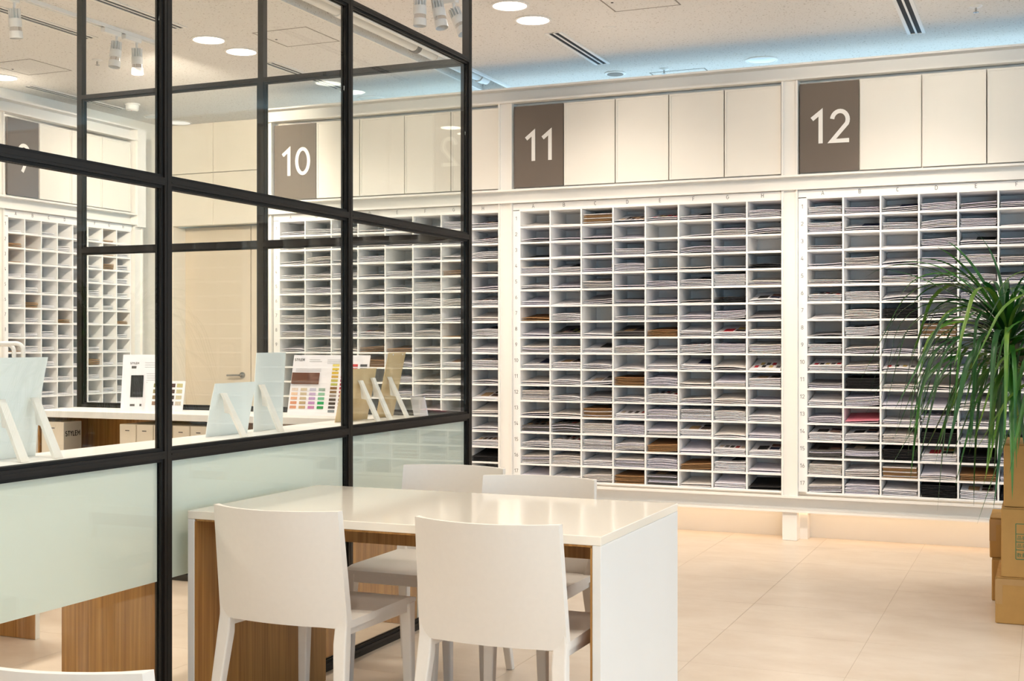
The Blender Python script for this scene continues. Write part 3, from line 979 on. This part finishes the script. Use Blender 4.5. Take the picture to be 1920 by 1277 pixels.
def chart(patch, words):
    words('STYLEM', -.175, .275, .013, .0024)
    patch(-.12, -.05, .272, .2735, M['ink'], 'print_line', .0003)
    patch(-.12, -.06, .281, .2825, M['ink'], 'print_line', .0003)
    for i in range(4): patch(-.02, .05, .262 + i * .0065, .2632 + i * .0065, M['ink'], 'print_line', .0003)
    for i in range(3): patch(-.19, -.05, .222 + i * .006, .2232 + i * .006, M['ink'], 'print_line', .0003)
    patch(.028, .040, .226, .238, M['ink'], 'print_mark', .0003)
    patch(-.205, -.055, .158, .215, M['fabricb'], 'fabric_sample', .006)
    cols = [[(232, 214, 200), (240, 206, 176), (234, 178, 140), (228, 156, 120), (214, 150, 116)], [(220, 204, 176), (214, 196, 164), (206, 184, 150), (196, 170, 130), (204, 170, 124)],
            [(196, 194, 214), (206, 180, 214), (196, 160, 208), (190, 134, 190), (196, 120, 168)], [(156, 178, 166), (150, 200, 166), (120, 190, 150), (40, 170, 96), (30, 150, 70)]]
    for c in range(4):
        for r in range(5):
            patch(-.20 + c * .050, -.165 + c * .050, .124 - r * .0225, .138 - r * .0225, swatch(*cols[c][r]))
    big = [[(240, 220, 110), (232, 204, 60), (222, 186, 40), (214, 168, 40), (196, 184, 70), (190, 190, 90), (146, 104, 56), (130, 96, 40), (150, 132, 116), (84, 70, 56), (70, 56, 40), (66, 50, 40), (120, 128, 134)],
           [(240, 150, 96), (236, 140, 60), (226, 86, 50), (214, 70, 130), (180, 56, 110), (180, 50, 66), (176, 30, 60), (160, 50, 80), (140, 60, 76), (128, 62, 50), (130, 74, 60), (116, 72, 66), (60, 52, 84)],
           [(210, 60, 60), (200, 40, 50), (180, 30, 50), (160, 30, 60), (130, 30, 70), (100, 30, 80), (70, 40, 90), (40, 40, 96), (30, 40, 90), (40, 46, 100), (26, 30, 70), (30, 34, 60), (60, 40, 80)],
           [(60, 60, 66), (50, 50, 58), (40, 42, 50), (30, 30, 34), (30, 30, 34), (26, 26, 30), (34, 34, 40), (40, 40, 46), (30, 30, 34), (26, 26, 28), (30, 32, 36), (24, 24, 28), (20, 20, 24)]]
    for c in range(4):
        for r in range(13):
            patch(.012 + c * .050, .048 + c * .050, .248 - r * .0192, .260 - r * .0192, swatch(*big[c][r]))
board('white colour chart with a brown fabric sample and rows of colour chips', .42, .305, (-3.245, 5.30, CT), R(4), R(14), M['p0'], (), chart)
def sheet_a(patch, words):
    words('STYLEM', -.045, .252, .011, .002)
    patch(-.06, -.035, .228, .242, M['ink'], 'print_mark', .0003)
    for i in range(3): patch(.01, .09, .235 + i * .012, .2362 + i * .012, M['ink'], 'print_line', .0003)
    patch(-.06, .005, .07, .19, M['black'], 'fabric_sample', .003)
    patch(-.06, -.035, .02, .032, M['ink'], 'print_mark', .0003)
    patch(-.01, .0, .02, .032, M['ink'], 'print_mark', .0003)
    for i in range(5): patch(.02, .085, .15 + i * .012, .1512 + i * .012, M['ink'], 'print_line', .0003)
board('white sample sheet with a black fabric piece on the rear counter', .215, .305, (-4.445, 5.40, CT), R(30), R(16), M['p0'], (), sheet_a)
def sheet_b(patch, words):
    for r in range(4):
        patch(.02, .052, .03 + r * .032, .05 + r * .032, swatch(60 + r * 8, 56, 52)); patch(.062, .094, .03 + r * .032, .05 + r * .032, swatch(206, 196, 178 - r * 12))
        patch(-.07, -.03, .03 + r * .032, .05 + r * .032, swatch(150, 120 + r * 10, 100))
board('low white swatch sheet partly behind the dark post', .215, .16, (-4.275, 5.37, CT), R(12), R(14), M['p0'], (), sheet_b)
# clear leaflet stand at the counter corner
t = thing('leaflet_stand', 'small clear leaflet stand at the far counter corner', 'stand', (-2.80, 5.36, CT), R(-20))
MB().loft([[(-.05, 0, 0), (.05, 0, 0), (.05, .004, 0), (-.05, .004, 0)], [(-.05, .03, .10), (.05, .03, .10), (.05, .034, .10), (-.05, .034, .10)]]).build('front_pane', M['glass'], t)
MB().loft([[(-.05, .062, 0), (.05, .062, 0), (.05, .066, 0), (-.05, .066, 0)], [(-.05, .036, .10), (.05, .036, .10), (.05, .040, .10), (-.05, .040, .10)]]).build('rear_pane', M['p2'], t)

# white tube rack behind the left boards
t = thing('tube_rack', 'white tubular rack with two looped handles behind the left board', 'rack', (-4.60, 4.62, 0), R(20))
def loop(x, w, y, top):
    r = .035; pts = [(x - w / 2, y, .06)]
    for k in range(7):
        a = R(180 - 15 * k); pts.append((x - w / 2 + r + r * math.cos(a), y, top - r + r * math.sin(a)))
    for k in range(7):
        a = R(90 - 15 * k); pts.append((x + w / 2 - r + r * math.cos(a), y, top - r + r * math.sin(a)))
    pts.append((x + w / 2, y, .06)); return pts
MB().tube(loop(-.05, .16, .0, 1.27), .0105).build('handle_loop', M['plast'], t, smooth=True)
MB().tube(loop(.05, .16, -.12, 1.275), .0105).build('handle_loop', M['plast'], t, smooth=True)
MB().box(-.13, .03, -.004, .004, 1.13, 1.185).build('sign_plate', M['plast'], t)
MB().box(-.11, .01, -.0046, -.004, 1.160, 1.166).build('print_line', M['ink'], t)
MB().box(-.16, .16, -.16, .04, .06, .09).build('base', M['plast'], t)
for x in (-.14, .14):
    for y in (-.14, .02): MB().cyl((x, y - .01, .03), .03, .02, 16, axis='y').build('castor', M['slot'], t)

# ------------------------------------------------------------------ cardboard boxes
def carton(label, x0, x1, y0, y1, z0, z1, tape_l=True, printed=False):
    t = thing('cardboard_box', label, 'box', (x0, y0, z0), 0, 'cardboard boxes by the plant')
    X, Y, Z = x1 - x0, y1 - y0, z1 - z0
    MB().box(0, X, 0, Y, 0, Z - .005).build('box_body', M['card'], t, bevel=.006)
    MB().box(.002, X - .002, .002, Y * .5 - .003, Z - .0045, Z).build('flap', M['card'], t)
    MB().box(.002, X - .002, Y * .5 + .003, Y - .002, Z - .0045, Z).build('flap', M['card'], t)
    if tape_l:
        MB().box(-.0008, .03, -.0012, -.0002, Z * .42, Z - .012).box(-.001, -.0002, -.001, .05, Z * .42, Z - .012).build('corner_tape', M['tape'], t)
        MB().box(.006, X, -.0014, -.0003, Z - .035, Z - .008).build('edge_tape', M['tape'], t)
    if printed:
        g = MB(); w = .0016; gx, gz, gw, gh = .062, .085, .22, .16
        rows = [gz, gz + .042, gz + .078, gz + .114, gz + gh]
        for z in rows: g.box(gx, gx + gw, -.0009, -.0002, z - w, z + w)
        for x in (gx, gx + .048, gx + gw): g.box(x - w, x + w, -.0009, -.0002, gz, gz + (gh if x != gx + .048 else .114))
        g.build('printed_table', M['inkg'], t)
        for k, s in enumerate(('数量', '品名', '品番')):
            cu = bpy.data.curves.new('lettering', 'FONT'); cu.body = s; cu.size = .021; cu.extrude = .0003
            to = bpy.data.objects.new('lettering_source', cu); COL.objects.link(to)
            bpy.context.view_layer.update()
            me = bpy.data.meshes.new_from_object(to.evaluated_get(bpy.context.evaluated_depsgraph_get()))
            bpy.data.objects.remove(to)
            me.materials.clear(); me.materials.append(M['inkg'])
            link('lettering', me, t, (gx + .004, -.0006, rows[k] + .011), (R(90), 0, 0))
    return t
carton('plain cardboard box on the floor at the bottom of the front stack', -.21, .26, 6.13, 6.62, 0, .212)
carton('cardboard box with a green printed table, middle of the front stack', -.185, .25, 6.13, 6.55, .213, .53, tape_l=False, printed=True)
carton('cardboard box on top of the front stack, under the plant leaves', -.175, .25, 6.14, 6.55, .531, .82, tape_l=False, printed=False)
carton('cardboard box on the floor at the bottom of the rear stack', -.245, .20, 6.66, 7.05, 0, .21, tape_l=False)
carton('small taped cardboard box lying on the rear stack', -.255, .18, 6.67, 7.02, .211, .41)

# ------------------------------------------------------------------ plant with long strap leaves
random.seed(5)
pl = thing('strap_leaf_plant', 'green potted plant with long drooping strap leaves above the boxes', 'plant', (.27, 5.95, 0))
MB().lathe((.0, 0, 0), [(.11, 0), (.12, .01), (.155, .26), (.165, .28), (.165, .30), (.145, .30), (.14, .26)]).build('pot', M['pot'], pl, smooth=True)
MB().lathe((0, 0, 0), [(.141, .262), (.10, .275), (.001, .28)]).build('soil', M['bark'], pl)
HEADS = [((-.42, -.02, 1.30), 120), ((-.12, .03, 1.40), 46), ((-.16, -.14, 1.22), 60)]
for (hx, hy, hz), _ in HEADS:
    MB().tube([(0, 0, .27), (.05 * (1 if hx > 0 else -.2), .01, .6), (hx * .6, hy * .6, hz - .28), (hx, hy, hz)], [.045, .036, .028, .02], 10).build('trunk', M['bark'], pl, smooth=True)
def leaf_mesh(p0, az, el, L, droop, width, twist=0.0, low=-87):
    n = 16
    p = Vector(p0); e = el; a = az
    ring = []
    for k in range(n + 1):
        v = k / n
        d = Vector((math.cos(a) * math.cos(e), math.sin(a) * math.cos(e), math.sin(e)))
        side = Vector((-math.sin(a), math.cos(a), 0))
        up = side.cross(d) * -1
        w = width * min(1, .55 + v * 3) * (1 - v ** 2.6) + .0004
        tw = twist * v
        s2 = side * math.cos(tw) + up * math.sin(tw); u2 = up * math.cos(tw) - side * math.sin(tw)
        ring.append([p - s2 * w + u2 * w * .35, p, p + s2 * w + u2 * w * .35])
        p = p + d * (L / n)
        e = max(e - droop * (.35 + 1.5 * v) / n * (1.0 + .7 * math.cos(e)), R(low))
        a += twist * .035
    mb = MB(); mb.v = [tuple(q) for r in ring for q in r]
    for k in range(n):
        for j in range(2):
            i = k * 3 + j
            mb.f.append((i, i + 1, i + 4, i + 3))
    return mb
lm = ['leaf', 'leaf', 'leaf2', 'leaf2', 'leaf3']
for (hx, hy, hz), cnt in HEADS:
    for k in range(cnt):
        az = 2 * math.pi * (k * .381966 + random.uniform(-.03, .03))
        f = k / cnt
        el = R(74 - 80 * f + random.uniform(-14, 14))
        L = random.uniform(.50, .86)
        dr = random.uniform(1.7, 3.7) if f > .16 else random.uniform(.9, 2.0)
        if f < .16: L *= .72
        w = random.uniform(.0085, .0140)
        mb = leaf_mesh((hx + .012 * math.cos(az), hy + .012 * math.sin(az), hz + .03 - .16 * f), az, el, L, dr, w, random.uniform(-.9, .9), random.uniform(-86, -58))
        mb.build('leaf', M[random.choice(lm)], pl, smooth=True)
# the long single leaves that reach out to the left across shelf 12
for az, el, L, dr, w in ((172, 46, .95, 2.5, .009), (150, 66, .58, .5, .010), (110, 74, .60, .6, .010), (215, 60, .55, .5, .009), (186, 42, .60, .35, .011), (168, 58, .66, .8, .010), (185, 56, .74, 1.0, .008), (178, 52, .62, .6, .010), (190, 38, .92, 3.0, .009), (200, 64, .60, .9, .008), (165, 40, .98, 3.0, .010), (195, 44, .96, 2.9, .009), (183, 60, .98, 3.2, .010), (176, 34, .9, 3.4, .011),
                         (180, 8, .78, 2.4, .009), (205, -8, .75, 1.6, .009), (170, -4, .72, 2.0, .009), (188, -20, .74, 1.4, .008)):
    leaf_mesh((HEADS[0][0][0], HEADS[0][0][1], HEADS[0][0][2] + .01), R(az), R(el), L, dr, w, random.uniform(-.6, .6), random.uniform(-84, -62)).build('leaf', M[random.choice(('leaf', 'leaf2'))], pl, smooth=True)

# ------------------------------------------------------------------ ceiling fittings
DLX = [-7.13, -5.01, -2.88, -0.75, 1.38]
ring_me = MB().lathe((0, 0, 0), [(.098, 0), (.112, 0), (.114, -.004), (.100, -.007), (.098, -.004)], 40, cap=False).mesh('trim_ring', M['white'], smooth=True)
disc_on = MB().cyl((0, 0, -.001), .0985, -.003, 40).mesh('lamp_disc', M['lampon'])
disc_dim = MB().cyl((0, 0, -.001), .0985, -.003, 40).mesh('lamp_disc', M['lampdim'])
disc_off = MB().lathe((0, 0, -.001), [(.0985, 0), (.0985, -.003), (.06, -.010), (.001, -.012)], 40).mesh('lamp_disc', M['lampoff'], smooth=True)
BEAM = bpy.data.lights.new('beam', 'AREA')
BEAM.shape = 'DISK'; BEAM.size = .18; BEAM.energy = LAMP_W; BEAM.color = LAMP_COL; BEAM.spread = R(136)
BEAM2 = BEAM.copy(); BEAM2.energy = LAMP_W * .54
BEAM4 = BEAM.copy(); BEAM4.energy = LAMP_W * .62
BEAM3 = BEAM.copy(); BEAM3.energy = LAMP_W * .4
def downlight(x, y, on, label):
    t = thing('downlight', label, 'downlight', (x, y, CEIL), 0, 'round ceiling downlights')
    link('trim_ring', ring_me, t); link('lamp_disc', {True: disc_on, False: disc_off, 'dim': disc_dim}[on], t)
    if on is True:
        lo = bpy.data.objects.new('beam', BEAM3 if x < -7 or (-3 < x < -2 and y < 6) else BEAM2 if x > -2 else BEAM4 if x > -3 else BEAM); COL.objects.link(lo); lo.parent = t; lo.location = (0, 0, -.012)
names = {(-2.88, 6.75): 'lit downlight cut by the top edge beside a square hatch',
         (-2.88, 7.11): 'lit downlight just above the ceiling slot, right one of the bright pair',
         (-5.01, 6.75): 'lit downlight seen through the glass, upper one of the pair',
         (-5.01, 7.11): 'lit downlight seen through the glass, lower one of the pair',
         (-7.13, 7.11): 'lit downlight at the left edge above shelf 9'}
far = ['second', 'third', 'fourth', 'fifth', 'sixth', 'seventh']
for xi, x in enumerate(DLX):
    for yi, y in enumerate((6.75, 7.11, 4.61, 4.97, 2.47, 2.83, .33, .69)):
        if (x < -7 and y < 7) or (x > -2 and y > 6): continue
        lab = names.get((x, y), 'lit ceiling downlight outside the picture, row %s and column %s' % (('one', 'two', 'three', 'four', 'five', 'six', 'seven', 'eight')[yi], ('one', 'two', 'three', 'four', 'five', 'six')[xi]))
        downlight(x, y, True, lab)
downlight(-7.14, 8.88, False, 'unlit pale downlight near the far corner, left one')
downlight(-7.14, 9.19, 'dim', 'dim warm downlight near the far corner, right one')
downlight(-5.01, 8.89, False, 'unlit pale downlight above shelf ten, left one')
downlight(-5.01, 9.19, 'dim', 'dim warm downlight above shelf ten, right one')
downlight(-1.82, 8.74, False, 'large unlit round ceiling lamp above the gap between shelves 11 and 12')
t = thing('ceiling_speaker', 'small round grey ceiling speaker above shelf 11', 'speaker', (-2.895, 8.75, CEIL))
MB().lathe((0, 0, 0), [(.062, 0), (.076, 0), (.078, -.006), (.062, -.010)], 32).build('rim', M['white'], t, smooth=True)
MB().cyl((0, 0, -.0105), .06, -.002, 32).build('grille', M['line'], t)

def vent(x, y0, y1, label):
    t = thing('ceiling_vent', label, 'air vent', (x, y0, CEIL), 0, 'linear slot vents in the ceiling')
    L = y1 - y0
    MB().box(-.055, -.034, 0, L, -.006, 0).box(.034, .055, 0, L, -.006, 0).box(-.006, .006, 0, L, -.006, 0).box(-.034, .034, 0, .006, -.006, 0).box(-.034, .034, L - .006, L, -.006, 0).build('frame', M['white'], t)
    for s in (-.034, .006): MB().box(s, s + .028, .006, L - .006, -.002, 0).build('slot', M['slot'], t)
vent(-.755, 6.6, 8.37, 'long black slot vent in the ceiling above shelf 12')
vent(-2.88, 7.445, 8.42, 'black slot vent in the ceiling above shelf 11')
vent(-5.03, 7.46, 8.436, 'slot vent seen through the glass above shelf 10')
vent(-7.19, 7.41, 8.47, 'slot vent beside the side wall above shelf 9')
vent(-5.685, 4.7, 6.42, 'slot vent left of the spotlight track')
vent(-4.99, 4.7, 6.43, 'slot vent right of the spotlight track')

def hatch(x0, x1, y0, y1, label):
    t = thing('ceiling_hatch', label, 'access panel', (x0, y0, CEIL), 0, 'square access panels')
    X, Y = x1 - x0, y1 - y0
    MB().box(0, X, 0, .008, -.0015, 0).box(0, X, Y - .008, Y, -.0015, 0).box(0, .008, .008, Y - .008, -.0015, 0).box(X - .008, X, .008, Y - .008, -.0015, 0).build('frame', M['line'], t)
    MB().box(.011, X - .011, .011, Y - .011, -.0012, 0).build('panel', M['ceiling'], t)
    MB().cyl((.05, Y * .5, -.0012), .008, -.002, 12).build('latch', M['slot'], t)
hatch(-2.36, -1.955, 6.72, 7.13, 'square ceiling hatch cut off by the top edge')
hatch(-4.65, -4.245, 6.71, 7.12, 'square ceiling hatch seen through the middle glass')
hatch(-6.90, -6.49, 6.72, 7.13, 'square ceiling hatch seen through the left glass')
hatch(-2.665, -2.25, 8.84, 9.25, 'square ceiling hatch half hidden by the shelf wall')

def dome(x, y, label, r=.05, h=.045):
    t = thing('smoke_detector', label, 'smoke detector', (x, y, CEIL))
    MB().lathe((0, 0, 0), [(r * 1.15, 0), (r * 1.15, -.01), (r, -.012), (r * .95, -h * .8), (r * .7, -h), (.001, -h)], 28).build('housing', M['plast'], t, smooth=True)
    MB().cyl((r * .3, -r * .5, -h), .004, -.002, 10).build('indicator', swatch(200, 60, 50), t)
dome(-6.945, 8.327, 'white smoke detector near the far corner', .055, .06)
def sprinkler(x, y, label):
    t = thing('sprinkler_head', label, 'sprinkler', (x, y, CEIL))
    MB().lathe((0, 0, 0), [(.035, 0), (.036, -.004), (.022, -.010), (.012, -.012)], 24).build('escutcheon', M['plast'], t, smooth=True)
    MB().cyl((0, 0, -.011), .006, -.028, 12).build('stem', M['steel'], t)
    MB().cyl((0, 0, -.036), .017, -.003, 16).build('deflector', M['steel'], t)
sprinkler(-2.527, 8.752, 'small sprinkler head above shelf 11 near the hidden hatch')
sprinkler(-.374, 7.829, 'small sprinkler head at the top right')
sprinkler(-6.083, 6.927, 'small sprinkler head seen through the left glass')
t = thing('cover_plate', 'faint round disc between slot vent and hatch', 'ceiling plate', (-2.514, 7.475, CEIL))
MB().cyl((0, 0, 0), .04, -.003, 28).build('plate', M['ceiling'], t)

# pipe in the ceiling trough
t = thing('ceiling_pipe', 'white jointed pipe running along the ceiling trough', 'pipe', (-3.93, 0, CEIL + .035))
MB().cyl((0, 2.0, 0), .036, 6.75, 20, axis='y').build('pipe_run', M['plast'], t, smooth=True)
for y in (4.6, 5.7, 6.55, 7.85, 8.35, 8.6): MB().cyl((0, y, 0), .043, .09, 20, axis='y').build('coupling', M['plast'], t, smooth=True)
MB().cyl((0, 7.55, 0), .0445, .05, 20, axis='y').build('black_band', M['dgrey'], t, smooth=True)
for y in (5.2, 6.25, 7.2, 8.2): MB().box(-.01, .01, y, y + .03, .03, .105).build('hanger', M['plast'], t)

# spotlight tracks
def spotlight(loc, tilt, az, label, aim=None, watts=0):
    t = thing('track_spotlight', label, 'spotlight', loc, az, 'track spotlights')
    MB().box(-.018, .018, -.075, .075, -.034, -.004).build('adapter', M['plast'], t, bevel=.003)
    MB().cyl((0, .05, -.034), .008, -.035, 12).build('stem', M['plast'], t)
    piv = Vector((0, .05, -.068))
    rot = Euler((tilt, 0, 0))
    def P(mb):
        mb.v = [tuple(piv + rot.to_matrix() @ Vector(q)) for q in mb.v]; return mb
    hs = MB()
    hs.cyl((0, 0, 0), .016, -.055, 14)
    for k in range(12):
        a = 2 * math.pi * k / 12
        c, s = math.cos(a), math.sin(a)
        hs.loft([[(c * .014 - s * .0018, s * .014 + c * .0018, z), (c * .034 - s * .0018, s * .034 + c * .0018, z), (c * .034 + s * .0018, s * .034 - c * .0018, z), (c * .014 + s * .0018, s * .014 - c * .0018, z)] for z in (0, -.055)])
    P(hs).build('heat_sink', M['plast'], t)
    P(MB().lathe((0, 0, -.055), [(.034, 0), (.036, -.004), (.036, -.045), (.034, -.048)], 24)).build('barrel', M['plast'], t, smooth=True)
    P(MB().lathe((0, 0, -.103), [(.033, 0), (.034, -.022)], 24, cap=False)).build('reflector_ring', M['chrome'], t, smooth=True)
    P(MB().cyl((0, 0, -.105), .031, -.004, 24)).build('lens', M['lens'], t)
    P(MB().lathe((0, 0, -.125), [(.036, 0), (.037, -.04), (.035, -.04), (.034, 0)], 24, cap=False)).build('glare_hood', M['plast'], t, smooth=True)
    if aim:
        la = bpy.data.lights.new('spot_lamp', 'SPOT')
        la.energy = watts; la.color = (1.0, .87, .72); la.spot_size = R(72) if aim[2] > 1 else R(58); la.spot_blend = .8; la.shadow_soft_size = .03
        lo = bpy.data.objects.new('spot_lamp', la); COL.objects.link(lo); lo.parent = t
        src = piv + rot.to_matrix() @ Vector((0, 0, -.215))
        lo.location = src
        wsrc = Matrix.Translation(loc) @ Matrix.Rotation(az, 4, 'Z') @ src
        d = Matrix.Rotation(-az, 3, 'Z') @ (Vector(aim) - Vector(wsrc))
        lo.rotation_euler = d.to_track_quat('-Z', 'Y').to_euler()
    return t
for x, y0, y1, lab in ((-5.36, 4.4, 6.72, 'white ceiling track seen through the left glass'), (-.75, 4.4, 6.40, 'white ceiling track out of view above the boxes'), (-3.13, 4.4, 6.52, 'white ceiling track at the top edge left of the corner post')):
    t = thing('light_track', lab, 'light track', (x, y0, CEIL))
    MB().box(-.018, .018, 0, y1 - y0, -.016, 0).box(-.018, -.012, 0, y1 - y0, -.022, -.016).box(.012, .018, 0, y1 - y0, -.022, -.016).build('rail', M['plast'], t)
    MB().box(-.019, .019, y1 - y0, y1 - y0 + .012, -.024, 0).build('end_cap', M['plast'], t)
spotlight((-5.36, 5.38, CEIL - .018), R(6), R(0), 'track spotlight at the top left corner', (-7.03, 7.3, 1.6), 45)
spotlight((-5.36, 6.23, CEIL - .018), R(-8), R(0), 'left one of two track spotlights behind the left glass', (-6.5, 9.4, 2.3), 190)
spotlight((-5.36, 6.42, CEIL - .018), R(3), R(0), 'right one of two track spotlights behind the left glass', (-7.03, 7.9, 2.0), 70)
spotlight((-3.13, 6.04, CEIL - .018), R(0), R(0), 'leftmost of three track spotlights at the top edge', (-4.5, 8.17, 2.0), 45)
spotlight((-3.13, 6.22, CEIL - .018), R(14), R(-110), 'middle one of three track spotlights at the top edge', (-2.6, 8.17, 1.6), 20)
spotlight((-3.13, 6.42, CEIL - .018), R(26), R(-100), 'rightmost of three track spotlights at the top edge, tilted', (-1.9, 8.17, 2.5), 14)
spotlight((-.75, 6.25, CEIL - .018), R(30), R(0), 'track spotlight above the boxes, aimed at shelf twelve', (-.85, 8.17, 2.55), 32)
spotlight((-.75, 6.0, CEIL - .018), R(24), R(0), 'track spotlight above the boxes, aimed low at shelf twelve', (-.9, 8.17, 1.2), 48)
spotlight((-.75, 4.9, CEIL - .018), R(30), R(0), 'added unseen fill spotlight aimed at the middle of shelf twelve', (-.7, 8.17, .9), 105)  # added lamp, brightens the cells from the front at a low angle
spotlight((-.75, 4.7, CEIL - .018), R(30), R(20), 'added unseen fill spotlight aimed at the middle of shelf eleven', (-2.4, 8.17, .9), 105)  # second added lamp, front fill for the paper in the cells
